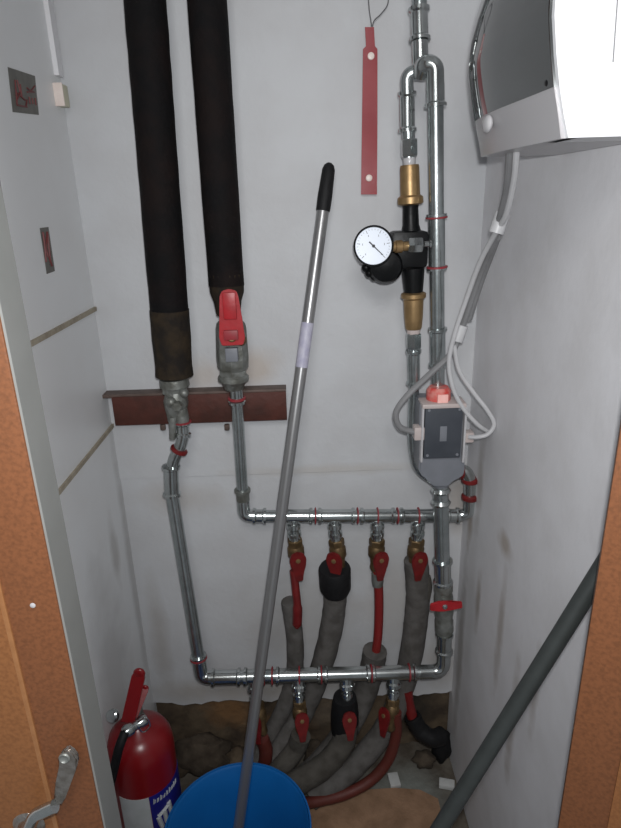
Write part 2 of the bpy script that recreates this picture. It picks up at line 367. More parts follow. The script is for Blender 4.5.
put('packing_gland', MB().ball(P(241, 340, 1.095), .011), m_brassd, lv)

# ------------------------------------------------------------------ press-fit manifolds
RP = .0142
def pipework(name, label, pts, r, rad, loc):
    t = thing(name, label, 'pipe', loc)
    return t
# lower manifold, with the left down-pipe
YM = 1.08
w0, w1 = P(172, 494, 1.11), P(199, 660, 1.085)
lm = thing('lower_manifold', 'lower galvanised press-fit pipe manifold, with long slanting left down-pipe from the drain valve', 'pipe', P(300, 676, YM))
put('down_pipe', MB().tube([w0, w1], .0133, 18), m_steel, lm)
off = fillet([P(182.5, 420, 1.115), P(183.5, 440, 1.112), P(171.5, 464, 1.11), P(172, 496, 1.11)], .028)
put('offset_bend', MB().tube(off, .0125, 18), m_chrome, lm)
put('press_sleeve', sleeve(P(171, 466, 1.11), P(172, 495, 1.11), .0135), m_chrome, lm)
put('press_sleeve', sleeve(P(182.3, 422, 1.115), P(183.3, 436, 1.113), .0115), m_chrome, lm)
put('indicator_band', band(P(182.5, 422, 1.115), V((0, 0, 1)), .0125), m_redband, lm)
put('indicator_band', band(P(179, 450, 1.111), P(183, 442, 1.11)-P(175, 458, 1.11), .0125, .008), m_reddark, lm)
hl, hr_ = P(209, 677.5, YM), P(424, 672, YM)
elb = fillet([w1, P(201.5, 677, 1.083), hl+(hr_-hl)*.04], .045, 9)
put('left_elbow', MB().tube(elb, .0152, 18), m_chrome, lm)
put('press_sleeve', sleeve(lerp(w0, w1, .97), w1+(w1-w0)*.02, .0133, (0,)), m_chrome, lm)
put('indicator_band', band(lerp(w0, w1, .985), w1-w0, .0133, .006), m_redband, lm)
put('header_pipe', MB().tube([hl, hr_], RP, 18), m_steel, lm)
def lpx(px): return lerp(hl, hr_, (px-209)/(424-209.))
for a_, b_ in ((212, 240), (244, 262), (276, 320), (324, 369), (372, 416)):
    put('press_sleeve', sleeve(lpx(a_), lpx(b_), RP), m_chrome, lm)
for px in (264, 272, 299, 321, 371, 409): put('indicator_band', band(lpx(px), hr_-hl, RP, .004), m_redband, lm)
for px in (254, 298, 346, 393):
    q = lpx(px); put('tee_outlet', MB().lathe(q, (0, -.32, -1), [(0, .0135), (.02, .0135), (.024, .0165), (.032, .0165), (.036, .0135)], 18), m_chrome, lm)
relb = fillet([hr_-(hr_-hl)*.02, P(443.5, 671, YM), P(444.5, 636, 1.085)], .045, 9)
put('right_elbow', MB().tube(relb, .0155, 18), m_chrome, lm)
put('press_sleeve', sleeve(P(444, 652, 1.083), P(444.5, 633, 1.085), .0145), m_chrome, lm)

# upper manifold
YU = 1.14
u0, u1 = P(236, 386, 1.125), P(243, 500, YU)
um = thing('upper_manifold', 'upper galvanised press-fit pipe manifold, fed by a short pipe from red lever valve', 'pipe', P(350, 516, YU))
put('down_pipe', MB().tube([u0, u1], .0118, 18), m_steel, um)
put('press_sleeve', sleeve(lerp(u0, u1, .02), lerp(u0, u1, .14), .0125, (1,)), m_chrome, um)
put('indicator_band', band(lerp(u0, u1, .10), u1-u0, .0125, .005), m_redband, um)
ul, ur = P(252, 516, YU), P(458, 515.5, YU)
put('left_elbow', MB().tube(fillet([lerp(u0, u1, .97), P(244, 515.5, YU), ul+(ur-ul)*.03], .035, 9), .0138, 18), m_chrome, um)
put('press_sleeve', sleeve(lerp(u0, u1, .9), lerp(u0, u1, 1.0), .0125, (0,)), m_dull, um)
put('header_pipe', MB().tube([ul, ur], .0128, 18), m_steel, um)
def upx(px): return lerp(ul, ur, (px-252)/(458-252.))
for a_, b_ in ((253, 266), (278, 312), (318, 354), (360, 394), (400, 437), (446, 459)):
    put('press_sleeve', sleeve(upx(a_), upx(b_), .0128), m_chrome, um)
for px in (315, 357, 377, 397, 418): put('indicator_band', band(upx(px), ur-ul, .0128, .0035), m_redband, um)
UPX = ((293, 1), (334, 2), (377, 3), (418, 4))
for px, k in UPX:
    put('tee_outlet', MB().lathe(upx(px), (0, -.06, -1), [(0, .0115), (.016, .0115), (.019, .0155), (.028, .0155), (.031, .0125)], 18), m_chrome, um)
rp = fillet([ur-(ur-ul)*.02, P(469, 514, 1.135), P(470, 480, 1.125), P(466, 470, 1.123), P(452, 470, 1.13)], .03, 8)
put('right_bend', MB().tube(rp, .0128, 18), m_chrome, um)
for y in (480, 497): put('indicator_band', band(P(469.8, y, 1.128), V((0, 0, 1)), .0125, .012), m_reddark, um)
put('indicator_band', band(P(461, 470.5, 1.125), V((1, 0, 0)), .0125, .01), m_reddark, um)

# ------------------------------------------------------------------ mini valves on the outlets
def mini_valve(label, group, lower):
    t = thing('mini_valve', label, 'valve', (0, 0, 0), group)
    put('tailpiece', MB().lathe((0, 0, .002), (0, 0, -1), [(0, .012), (.008, .0125), (.010, .0155), (.018, .0155), (.020, .012), (.028, .0125)], 18), m_chrome, t)
    put('union_nut', MB().hexa((0, 0, -.026), (0, 0, -1), .016, .0175), m_brassd, t)
    put('body', MB().lathe((0, 0, -.041), (0, 0, -1), [(0, .014), (.008, .0185), (.026, .0185), (.034, .014), (.05, .0125), (.06, .014), (.068, .011)], 18), m_brassd, t)
    m = MB(); y = -.024
    m.prism([(-.013, y, -.046), (0, y, -.041), (.013, y, -.046), (.0185, y, -.06), (.0165, y, -.078), (.010, y, -.098), (.007, y, -.118), (-.007, y, -.118), (-.010, y, -.098), (-.0165, y, -.078), (-.0185, y, -.06)], (0, -.007, 0))
    bmesh.ops.bevel(m.b, geom=m.b.edges[:], offset=.0018, segments=2, affect='EDGES')
    lv_ = put('lever', m, m_reddark, t, 'dark red tapered lever')
    put('stem', MB().lathe((0, -.012, -.062), (0, -1, 0), [(0, .007), (.012, .007), (.021, .005), (.0215, .002)], 12), m_brass, lv_)
    return t
GU = 'red lever mini valves under the upper manifold'; GL = 'red lever mini valves under the lower manifold'
LU = ['first mini valve from left under upper manifold, beside the mop handle', 'second mini valve from left under upper manifold, set in a black cuff',
      'third mini valve from left under upper manifold, above the thin bare red pipe', 'rightmost mini valve under upper manifold, over wide grey lagging']
LL = ['mini valve under lower manifold just right of the mop handle, above the bucket', 'second mini valve from left under lower manifold, red lever among grey lagging',
      'mini valve under lower manifold sunk in an oval black rimmed sleeve', 'rightmost mini valve under lower manifold, above the curved rust red hose']
proto = mini_valve(LU[0], GU, False)
UVP = []
for i, (px, k) in enumerate(UPX):
    o = proto if i == 0 else copy_tree(proto)
    o['label'] = LU[i]; q = upx(px) + V((0, -.002, -.031)); o.location = q
    o.rotation_euler = (math.radians(4), math.radians((-3, -5, 0, 2)[i]), math.radians((8, -22, 14, 10)[i])); UVP.append(q)
LVP = []
for i, px in enumerate((254, 298, 346, 393)):
    o = copy_tree(proto); o['label'] = LL[i]; o['group'] = GL
    q = lpx(px) + V((0, -.32, -1)).normalized()*.036; o.location = q
    o.rotation_euler = (math.radians(-14), math.radians((-15, 2, 0, -8)[i]), math.radians((-20, 10, 4, -50)[i])); o.scale = (.9, .9, .9); LVP.append(q)

# ------------------------------------------------------------------ hoses
def hose(name, label, group=None): return thing(name, label, 'hose', (0, 0, 0), group)
def hz(t, p): t.location = p; return t
GH = 'grey lagged hoses running down to the floor'
def H(label, pts, r, m=m_hose, name='lagged_hose', group=GH, cut=False, n=14):
    pts = [P(*p) for p in pts]; t = thing(name, label, 'hose', pts[-1], group)
    sp_ = spline(pts, 7)
    put('foam_sleeve', MB().tube(sp_, r, n, wob=.03), m, t)
    return t, sp_
t, s_ = H('leftmost grey lagged hose, hanging below the first upper valve behind the lower manifold', [(290, 601, 1.148), (295, 640, 1.147), (294, 675, 1.147), (284, 708, 1.135), (270, 735, 1.12), (258, 760, 1.08), (246, 778, 1.06)], .0205, m_hose)
put('inner_pipe', MB().tube(spline([P(293.5, 570, 1.138), P(296, 592, 1.128), P(297.5, 608, 1.124), P(297, 628, 1.128)], 5), [.009]*10+[.011]*5+[.004], 12), m_reddark, t, 'dark red inner pipe')
t, s_ = H('grey lagged hose with a thick black cuff at its top', [(335, 575, 1.135), (335, 600, 1.145), (331, 630, 1.15), (322, 665, 1.15), (308, 702, 1.14), (287, 740, 1.10), (262, 775, 1.06)], .0265)
cf = MB(); a, c = P(334.5, 567, 1.135), P(335.5, 592, 1.143); d = c-a; cf.lathe(a, d, [(0, .022), (.001, .0335), (.006, .036), (d.length*.8, .0355), (d.length, .030)], 20); put('black_cuff', cf, m_rubber, t, 'black foam cuff')
t, s_ = H('grey lagged hose with thin bare red pipe entering its top', [(375, 651, 1.135), (372, 668, 1.14), (364, 695, 1.14), (346, 730, 1.11), (316, 768, 1.06), (286, 790, 1.03)], .029)
put('inner_pipe', MB().tube(spline([P(378, 572, 1.135), P(379, 605, 1.138), P(378, 635, 1.138), P(375, 658, 1.138)], 6), .0105, 12), m_pex, t, 'bare red plastic pipe')
put('silver_cap', MB().lathe(P(377.5, 573, 1.135), P(377.7, 586, 1.135)-P(377.5, 573, 1.135), [(0, .0135), (.02, .0135), (.032, .012)], 14), m_dull, t)
t, s_ = H('rightmost grey lagged hose, split open around its valve', [(416, 560, 1.145), (418, 590, 1.147), (416, 620, 1.148), (411, 655, 1.148), (402, 690, 1.145), (384, 730, 1.10), (350, 770, 1.06), (310, 798, 1.02)], .0275)
fl = MB().tube(spline([P(428, 566+10, 1.135), P(427, 590, 1.138), P(422, 612, 1.14)], 5), [.006, .008, .009, .010, .011, .011, .011, .011, .010, .009, .006], 10); put('split_flap', fl, m_hosed, t)
# lower ones
t, s_ = H('short dusty hose dropping from the valve above the bucket', [(262, 738, 1.05), (266, 752, 1.05), (262, 772, 1.05), (252, 790, 1.02)], .016, m_rust, 'bare_hose', 'hoses from the lower valves')
t, s_ = H('dusty grey lagged hose from the second lower valve, bending left to the floor', [(301, 735, 1.06), (296, 748, 1.06), (284, 764, 1.04), (268, 780, 1.03), (250, 792, 1.0)], .0235, m_hosed, 'lagged_hose', 'hoses from the lower valves')
t, s_ = H('dusty grey lagged hose from the oval black sleeve, lying towards the bucket', [(347, 722, 1.065), (342, 744, 1.055), (325, 765, 1.03), (300, 781, 1.01), (275, 795, .99)], .0275, m_hosed, 'lagged_hose', 'hoses from the lower valves')
m = MB(); a, c = P(345.5, 704, 1.045), P(345.5, 736, 1.05); m.tube([p_+V((0, .02, 0)) for p_ in spline([a, lerp(a, c, .5), c, c+(c-a)*.12], 4)], [.026, .028, .030, .031, .0315, .032, .032, .032, .0315, .031, .029, .026, .018], 20, wob=.02); cuff = m; put('black_sleeve', cuff, m_rubber, t, 'black rubber sleeve end')
t, s_ = H('bare rust red hose curving from the rightmost lower valve to the bucket', [(396, 712, 1.05), (396, 735, 1.05), (388, 760, 1.045), (371, 780, 1.035), (345, 794, 1.02), (312, 802, 1.0), (290, 804, .98)], .0125, m_rust, 'bare_hose', 'hoses from the lower valves', n=14)
t = thing('black_hose_end', 'short black hose with red top beside the back wall, right of the lower valves', 'hose', P(432, 745, 1.1))
put('black_sleeve', MB().tube(spline([P(412, 716, 1.12), P(420, 730, 1.11), P(432, 738, 1.10), P(441, 736, 1.11)], 6), .021, 14, wob=.04), m_rubber, t)
put('inner_pipe', MB().tube(spline([P(407, 690, 1.13), P(409, 705, 1.125), P(414, 722, 1.115)], 5), .013, 12), m_reddark, t, 'dark red pipe')

# ------------------------------------------------------------------ bypass pipe, pump controller
YA = 1.10
top = thing('bypass_pipe', 'tall galvanised bypass pipe with U-bend, passing right of the pressure gauge', 'pipe', P(437, 380, 1.08))
tp1 = P(420.5, 70, 1.10); tp0 = P(418.5, -60, 1.11); tp0 = tp1 + (tp0-tp1)*((2.298-tp1.z)/(tp0.z-tp1.z))
put('supply_pipe', MB().tube([tp0, tp1], .0118, 18), m_steel, top)
put('press_sleeve', sleeve(P(419, 8, 1.105), P(419.8, 41, 1.10), .0125), m_chrome, top)
put('press_sleeve', sleeve(P(419.8, 41, 1.10), P(420.4, 66, 1.10), .0118, ()), m_chrome, top)
put('tee_bend', MB().tube(fillet([P(409, 158, YA), P(406.5, 73, YA), P(425, 72, 1.095), P(436, 62, 1.075), P(436.5, 100, 1.07)], .03, 8), .0112, 18), m_steel, top)
put('press_sleeve', sleeve(P(407, 92, YA), P(407.5, 132, YA), .0112), m_chrome, top)
put('press_sleeve', sleeve(P(407.2, 110, YA), P(407.4, 112.5, YA), .0112, ()), m_chrome, top)
put('elbow', MB().tube(fillet([P(421, 74, 1.09), P(424, 63, 1.075), P(435, 66, 1.07), P(435.5, 104, 1.07)], .03, 8), .0142, 18), m_chrome, top)
put('press_sleeve', sleeve(P(435.3, 84, 1.07), P(435.6, 107, 1.07), .0128, (1,)), m_chrome, top)
r0, r1 = P(435.6, 100, 1.07), P(438, 388, 1.085)
put('return_pipe', MB().tube([r0, r1], .0127, 18), m_steel, top)
def rpy(y): return lerp(r0, r1, ((y-100)/288.)**1.0)
def ry(y):                                                  # point on the return pipe seen at image row y (depth taken along the pipe)
    Yd = lerp(1.07, 1.085, (y-100)/288.); return P(lerp(435.6, 438, (y-100)/288.), y, Yd)
for a_, b_, bd in ((214, 270, (0, 1)), (328, 366, (0, 1))): put('press_sleeve', sleeve(ry(a_), ry(b_), .0127, bd), m_steel, top)
for y in (217.5, 267): put('indicator_band', band(ry(y), r1-r0, .0132, .004), m_redband, top)

pc = thing('pump_controller', 'black pump pressure controller between two brass unions', 'pressure controller', P(412, 335, YA))
def col(p0, p1, prof, n=20): a, c = P(*p0, YA), P(*p1, YA); return MB().lathe(a, c-a, [(t*(c-a).length, r) for t, r in prof], n)
a, c = P(409, 139, YA), P(409.3, 157, YA); put('top_hex', MB().hexa(a, c-a, (c-a).length, .0145), m_chrome, pc)
put('thread_tape', col((409.3, 156, ), (409.5, 167), [(0, .0095), (.3, .011), (.7, .0105), (1, .0095)]), m_clear, pc, 'white thread tape')
put('top_union', col((409.5, 165), (410.5, 205), [(0, .0155), (.06, .0165), (.75, .0172), (.8, .022), (.86, .0225), (.96, .0225), (1, .018)]), m_brass, pc)
put('top_neck', col((410.5, 203), (411, 232), [(0, .015), (.2, .0135), (.75, .0145), (1, .018)]), m_black, pc)
m = MB(); q = P(408, 249, 1.095); m.box(q, (.064, .05, .062), bev=.008)
m.lathe(P(384, 262, 1.11), (-.05, -1, -.1), [(0, .024), (.01, .031), (.035, .031), (.044, .026), (.048, .010)], 24)
m.box(P(392, 255, 1.10), (.05, .045, .05), bev=.008)
for i in range(6):
    an = pi + .35 + i*.42
    m.ball(P(380, 262, 1.085) + V((math.cos(an)*.026, 0, math.sin(an)*.026)), .0085, seg=10)
put('body', m, m_black, pc)
put('lower_neck', col((413, 268), (413.5, 295), [(0, .021), (.5, .019), (1, .0165)]), m_black, pc)
put('bottom_union', col((413.5, 292), (413.5, 329), [(0, .018), (.04, .0228), (.14, .0228), (.19, .0185), (.6, .0175), (.95, .0155), (1, .014)]), m_brass, pc)
put('thread_tape', col((413.5, 327), (413.5, 334), [(0, .0125), (.5, .013), (1, .012)]), m_beige, pc)
a, c = P(413.5, 333, YA), P(413.5, 348, YA); put('bottom_hex', MB().hexa(a, c-a, (c-a).length, .0148), m_steel, pc)
gc = P(373.5, 246, 1.035); gd = V((-.06, -1, .12)).normalized()
ga = MB().lathe(gc - gd*.028, gd, [(0, .028), (.003, .0325), (.026, .0335), (.030, .0335), (.031, .0305), (.027, .030)], 40)
g_ = put('gauge_case', ga, m_black, pc, 'black round pressure gauge case')
put('dial', MB().lathe(gc - gd*.0009, gd, [(0, .0302), (.0008, .0302)], 40), m_dial, g_, 'white pressure dial')
gx_, gy_, _ = frame(gd)
if gx_.x < 0: gx_ = -gx_
gup = gx_.cross(gd); gup = gup if gup.z > 0 else -gup
tk = MB()
def dial_bar(mb, p, q, w):
    d = (q-p).normalized(); s_ = d.cross(gd)
    mb.prism([gc + p + s_*w, gc + q + s_*w*.6, gc + q - s_*w*.6, gc + p - s_*w], gd*.0008)
for i in range(26):
    an = math.radians(225 - i*270/25); r_ = .0255 if i % 5 else .0225
    dv_ = gx_*math.cos(an) + gup*math.sin(an); dial_bar(tk, dv_*r_, dv_*.0278, .00035 if i % 5 else .0006)
for i in range(6):
    an = math.radians(225 - i*54); dv_ = gx_*math.cos(an) + gup*math.sin(an)
    dial_bar(tk, dv_*.0185 - gup*.0016, dv_*.0185 + gup*.0016, .0006)
put('scale_marks', tk, m_boxg, g_)
nd = MB(); an = math.radians(-44); dv_ = gx_*math.cos(an) + gup*math.sin(an)
dial_bar(nd, dv_*-.010, dv_*.022, .0011); nd.lathe(gc, gd, [(0, .0026), (.0018, .0026), (.002, .001)], 12); put('needle', nd, m_ink, g_, 'black needle')
put('gauge_stem', MB().lathe(P(388, 247, 1.055), P(412, 246, 1.062)-P(388, 247, 1.055), [(0, .0085), (.012, .0085), (.013, .0105), (.024, .0105), (.026, .008), (.045, .008)], 16), m_brass, pc)
put('chrome_adapter', MB().hexa(P(408, 245, 1.052), (1, .02, 0), .024, .0135), m_chrome, pc)
put('side_plug', MB().lathe(P(424, 244, 1.052), (1, .03, 0), [(0, .005), (.008, .005), (.009, .007), (.012, .007)], 12), m_chrome, pc)
# branch pipe from the controller down behind the box
bp = thing('branch_pipe', 'thin galvanised branch pipe running down from lower brass union behind grey box', 'pipe', P(416, 470, 1.115))
pts = fillet([P(413.5, 345, YA), P(414, 390, 1.105), P(412, 440, 1.12), P(417, 470, 1.125), P(440, 484, 1.115)], .03, 7)
put('pipe', MB().tube(pts, .0105, 16), m_steel, bp)
put('press_sleeve', sleeve(P(413.5, 350, YA), P(413.8, 384, 1.105), .0107), m_steel, bp)

# ------------------------------------------------------------------ grey control box and pipe below
YX = 1.085
e0, e1 = P(420, 402, YX), P(464, 474, YX)
cx, zc0, zc1 = (e0.x+e1.x)/2, e1.z, e0.z
W = e1.x-e0.x
bx = thing('control_box', 'grey actuator box with dark slate lid and pale tabs, in line below bypass pipe', 'electrical box', (cx, YX, zc0))
yq = YX-.033
m = MB().prism([P(x, y, yq) for x, y in ((420, 403), (464, 403), (465, 472), (462, 478), (452, 480), (449, 487), (433, 487), (430, 481), (423, 478), (419, 471))], (0, .064, 0))
bmesh.ops.bevel(m.b, geom=m.b.edges[:], offset=.003, segments=2, affect='EDGES')
put('housing', m, m_boxg, bx)
l0, l1 = P(425, 406, 1.045), P(460, 457, 1.045)
lid = put('lid', MB().box(((l0.x+l1.x)/2, 1.048, (l0.z+l1.z)/2), (l1.x-l0.x, .014, l0.z-l1.z), bev=.003), m_boxd, bx, 'dark slate front lid')
put('name_plate', MB().box(((l0.x+l1.x)/2, 1.0405, (l0.z+l1.z)/2-.002), (.013, .002, .030), bev=.0005), m_boxg, lid)
for sx in (-1, 1):
    for sz in (-1, 1): put('lid_screw', MB().lathe(((l0.x+l1.x)/2 + sx*(l1.x-l0.x)*.40, 1.0415, (l0.z+l1.z)/2 + sz*(l0.z-l1.z)*.43), (0, -1, 0), [(0, .003), (.002, .0026)], 10), m_boxg, lid)
for px in (421.5, 463.5):
    a, c = P(px, 402, 1.05), P(px, 462, 1.05); put('side_clip', MB().box(lerp(a, c, .5), (.004, .02, (a-c).length*.95), bev=.001), m_clear, bx, 'pale clear plastic edge')
put('top_rim', MB().box(P(442, 402.5, 1.06), (.082, .045, .009), bev=.003), m_beige, bx, 'pale pink top rim')
put('gland', MB().box(P(419.5, 432, 1.055), (.024, .024, .026), bev=.003), m_beige, bx, 'pale pink cable entry on the left')
put('gland', MB().box(P(467.5, 436, 1.06), (.020, .022, .020), bev=.003), m_beige, bx, 'pale cable entry on the right')
q = P(438.5, 394, 1.07)
cn = put('connector', MB().lathe(q + V((0, 0, -.018)), (0, 0, 1), [(0, .021), (.006, .023), (.026, .023), (.033, .018)], 18), m_pinkred, bx, 'bright red pipe connector')
put('glare_patch', MB().box(q + V((.003, -.021, -.004)), (.020, .008, .020), bev=.002), m_pinkglare, cn, 'pale pink glare patch')  # pale block paints the glare on the red ring
put('bottom_funnel', MB().lathe(P(440, 470, YX), P(440.5, 488, YX)-P(440, 470, YX), [(0, .030), (.012, .026), (.022, .0185), (.034, .0165)], 20), m_boxg, bx)
dp = thing('feed_pipe', 'galvanised vertical pipe from grey box down to the red butterfly valve', 'pipe', P(443, 585, 1.088))
f0, f1 = P(440.5, 482, YX), P(443, 588, 1.087)
put('pipe', MB().tube([f0, f1], .0155, 18), m_steel, dp)
for y in (490, 502): put('press_ring', MB().tube([P(440.7, y-2.5, YX), P(440.7, y, YX), P(440.7, y+2.5, YX)], [.0165, .0205, .0165], 18), m_chrome, dp)
put('press_sleeve', sleeve(P(442.5, 560, 1.087), P(443, 583, 1.087), .0155), m_chrome, dp)
v0, v1 = P(443.2, 580, 1.087), P(444.3, 634, 1.086); vd = v1-v0
bv = thing('ball_valve', 'inline ball valve with small red butterfly handle on the right vertical pipe', 'valve', v1)
L = vd.length
put('body', MB().lathe(v0, vd, [(0, .017), (L*.06, .0205), (L*.18, .0205), (L*.2, .0175), (L*.3, .021), (L*.55, .0215), (L*.7, .018), (L*.74, .0205), (L*.92, .0205), (L, .016)], 16), m_dull, bv)
m = MB(); y = 1.052; z = P(445, 607, y)
m.prism([z+V((-.031, 0, .007)), z+V((-.012, 0, .011)), z+V((0, 0, .013)), z+V((.014, 0, .009)), z+V((.036, 0, .010)), z+V((.038, 0, -.006)), z+V((.014, 0, -.009)), z+V((0, 0, -.013)), z+V((-.012, 0, -.011)), z+V((-.031, 0, -.010))], (0, .007, 0))
bmesh.ops.bevel(m.b, geom=m.b.edges[:], offset=.0018, segments=2, affect='EDGES')
hd = put('butterfly_handle', m, m_red, bv, 'red butterfly handle')
put('stem', MB().lathe(z + V((0, .03, 0)), (0, -1, 0), [(0, .008), (.022, .008), (.031, .006), (.033, .004)], 12), m_chrome, bv)

# ------------------------------------------------------------------ cables
def cable(label, pts, r, m, name='cable'):
    pts = [P(*p) for p in pts]; return tag(put(name, MB().tube(spline(pts, 7), r, 10), m), label, 'cable')
cable('grey cable hanging from the heater and looping to left side of the grey box', [(511, 146, .80), (508, 185, .84), (502, 212, .88), (494, 238, .93), (480, 275, 1.0), (464, 322, 1.045), (452, 352, 1.05), (430, 374, 1.045), (407, 396, 1.04), (396, 413, 1.04), (400, 427, 1.045), (414, 432, 1.05)], .0058, m_gcable)
cable('thick grey conduit running along the right wall corner beside the thinner cables', [(496, 236, .935), (487, 260, .985), (478, 285, 1.02), (468, 318, 1.05)], .0085, m_gcable, 'conduit')
cable('white cable from heater ending in the shorter loop right of the grey box', [(517, 144, .78), (514, 180, .82), (506, 215, .87), (497, 230, .905), (480, 262, .965), (466, 300, 1.01), (455, 333, 1.03), (449, 362, 1.04), (453, 388, 1.04), (463, 408, 1.04), (477, 424, 1.04), (487, 431, 1.045)], .0042, m_wcable)
cable('white cable making the longer loop into right side of the grey box', [(454, 345, 1.045), (459, 370, 1.05), (473, 392, 1.045), (487, 410, 1.035), (494, 424, 1.03), (488, 434, 1.03), (478, 437, 1.035), (469, 437, 1.045)], .0042, m_wcable)
for (x, y, Y), lb in (((499.5, 223, .90), 'white cable clip near top of the cable run by the right wall'), ((459.5, 333, 1.045), 'white cable clip near bottom of the cable run, above the grey box')):
    q = P(x, y, Y); tag(put('cable_clip', MB().tube([q+V((.004, 0, .014)), q+V((-.004, 0, -.014))], .0112, 12), m_wcable), lb, 'cable clip', 'white cable clips')

# ------------------------------------------------------------------ red hanging strip
Ys = 1.194
st = thing('hanging_strip', 'red plastic strip with pale rivets hanging on the back wall left of the pipes', 'tag', P(368, 195, Ys))
k = [(365, 27), (374, 27), (375, 46), (377.5, 49), (377.5, 120), (377, 194.5), (361, 194.5), (362, 120), (363, 49), (366, 46)]
put('strip', MB().prism([P(x, y, Ys-.003) for x, y in k], (0, .003, 0)), m_plast, st)
for x, y in ((371, 56), (369, 178)): put('rivet', MB().lathe(P(x, y, Ys-.003), (0, -1, 0), [(0, .0062), (.0015, .0055), (.0022, .003)], 14), m_rivet, st)
ringp = [P(372, 33, Ys-.002), P(371, 22, Ys), P(369, 8, Ys), P(369, -8, Ys), P(376, -20, Ys), P(386, -12, Ys), P(388, 3, Ys), P(381, 14, Ys), P(374, 21, Ys), P(371.5, 32, Ys-.002)]
put('nail', MB().lathe(P(377, -20, 1.188), (0, 1, 0), [(0, .004), (.0015, .004), (.002, .0015), (.013, .0015)], 10), m_wire, st)
put('wire_loop', MB().tube(spline(ringp, 6), .0011, 6), m_wire, st)

# ------------------------------------------------------------------ water heater on the right wall
prof = [(.249, 1.447), (.244, 1.468), (.238, 1.490), (.2325, 1.515), (.2275, 1.545), (.2270, 1.562), (.229, 1.585), (.233, 1.607), (.240, 1.632), (.252, 1.66), (.27, 1.69), (.30, 1.715), (XR-.004, 1.735)]
yn, yf = .60, .86
ht = thing('wall_heater', 'white wall heater with smoked mirror front, high on the right wall', 'heater', (XR-.004, (yn+yf)/2, 1.447))
def loft(pr, y0, y1, inset=0):
    m = MB(); rows = []
    ny = 10
    for j in range(ny+1):
        y = lerp(y0, y1, j/ny); rows.append([m.b.verts.new((x, y, z)) for x, z in pr])
    return m, rows
poly = [(x+.002, yn, z) for x, z in prof] + [(XR-.004, yn, 1.447)]
poly[0] = (.253, yn, 1.447)
casing = MB().prism(poly, (0, .05, 0)); put('white_end_case', casing, m_white_pl, ht)
poly2 = [(min(x+.014, XR-.006), yn+.05, z) for x, z in prof] + [(XR-.004, yn+.05, 1.447)]
put('inner_body', MB().prism(poly2, (0, yf-yn-.05, 0)), m_grey_pl, ht)
def skin_strip(pr, y0, y1, th, m_, name, label):
    m = MB(); ny = 16; A, B = [], []
    for j in range(ny+1):
        t_ = j/ny; y = lerp(y0, y1, t_); o_ = -.012*t_ + .012*(max(0, t_-.5)*2)**2
        A.append([m.b.verts.new((x+o_, y, z)) for x, z in pr]); B.append([m.b.verts.new((x+th+max(o_, -.002), y, z)) for x, z in pr])
    n_ = len(pr)
    for j in range(ny):
        for i in range(n_-1):
            m.b.faces.new((A[j][i], A[j][i+1], A[j+1][i+1], A[j+1][i])); m.b.faces.new((B[j][i], B[j+1][i], B[j+1][i+1], B[j][i+1]))
        m.b.faces.new((A[j][0], A[j+1][0], B[j+1][0], B[j][0])); m.b.faces.new((A[j][-1], B[j][-1], B[j+1][-1], A[j+1][-1]))
    for i in range(n_-1):
        m.b.faces.new((A[0][i], B[0][i], B[0][i+1], A[0][i+1])); m.b.faces.new((A[-1][i], A[-1][i+1], B[-1][i+1], B[-1][i]))
    return put(name, m, m_, ht, label, 50)
def dens(pr, n=5):
    v = spline([(x, 0, z) for x, z in pr], n); return [(p.x, p.z) for p in v]
D = dens(prof); k0 = min(range(len(D)), key=lambda i: abs(D[i][1]-1.490) + (9 if D[i][0] > .3 else 0))
sk = skin_strip([(x-.001, z) for x, z in D[k0:]], yn+.006, yf, .016, m_smoke, 'smoked_panel', 'dark smoked mirror front panel')
skin_strip([(x-.0005, z) for x, z in D[:k0+1]], yn+.006, yf, .016, m_grey_pl, 'lower_lip', 'light grey curved lip below the panel')
put('glint_lens', MB().ball((.229, .775, 1.478), .010, (.5, 1.4, 1)), m_clear, ht, 'pale glossy lens with the flash highlight')  # pale lens stands in for the flash highlight on the curved lip
put('fixing_screw', MB().ball((.2365, .62, 1.497), .006, (.35, 1, .8)), m_black, ht)
put('case_seam', MB().box((.2565, yn-.0003, 1.57), (.0012, .0016, .23)), m_seam, ht) if False else None
q0_, q1_ = P(618, -8, yn-.0003), P(613, 62, yn-.0003)
put('case_seam', MB().tube([q0_, q1_], .0005, 6), m_seam, ht)

# ------------------------------------------------------------------ bucket and mop handle
bc = V((-.152, .822, 0)); 
bk = thing('bucket', 'bright blue open plastic bucket standing on the floor, mop handle inside', 'bucket', bc)
put('shell', MB().lathe(bc + V((0, 0, .003)), (0, 0, 1), [(0, .095), (.004, .103), (.13, .121), (.258, .1375), (.262, .1375), (.266, .1365), (.262, .1335), (.13, .117), (.012, .099), (.008, .05)], 56), m_blue, bk, sharp=50)
put('rim_band', MB().lathe(bc + V((0, 0, .24)), (0, 0, 1), [(0, .1375), (.001, .140), (.024, .1422), (.030, .1415), (.031, .1385), (.026, .1368), (.001, .1366), (0, .1375)], 56, False), m_blue, bk)
pa = P(329.5, 163, 1.172); pb = PZ(238.5, 828, .15); dmop = (pb-pa).normalized()
base = pa + dmop*((pa.z-.045)/-dmop.z)
mp_ = thing('mop_handle', 'long thin grey mop handle leaning from blue bucket to back wall', 'mop handle', base)
t_ = lambda py: (lambda a: a)(py)
Lm = (base-pa).length
put('tube', MB().tube([pa+dmop*.05, base], .0115, 18), m_tube, mp_)
put('grip', MB().tube([pa, pa+dmop*.004, pa+dmop*.012, pa+dmop*.06, pa+dmop*.082, pa+dmop*.085], [.004, .009, .0118, .0136, .0132, .0122], 18), m_rubber, mp_, 'black rubber end grip')
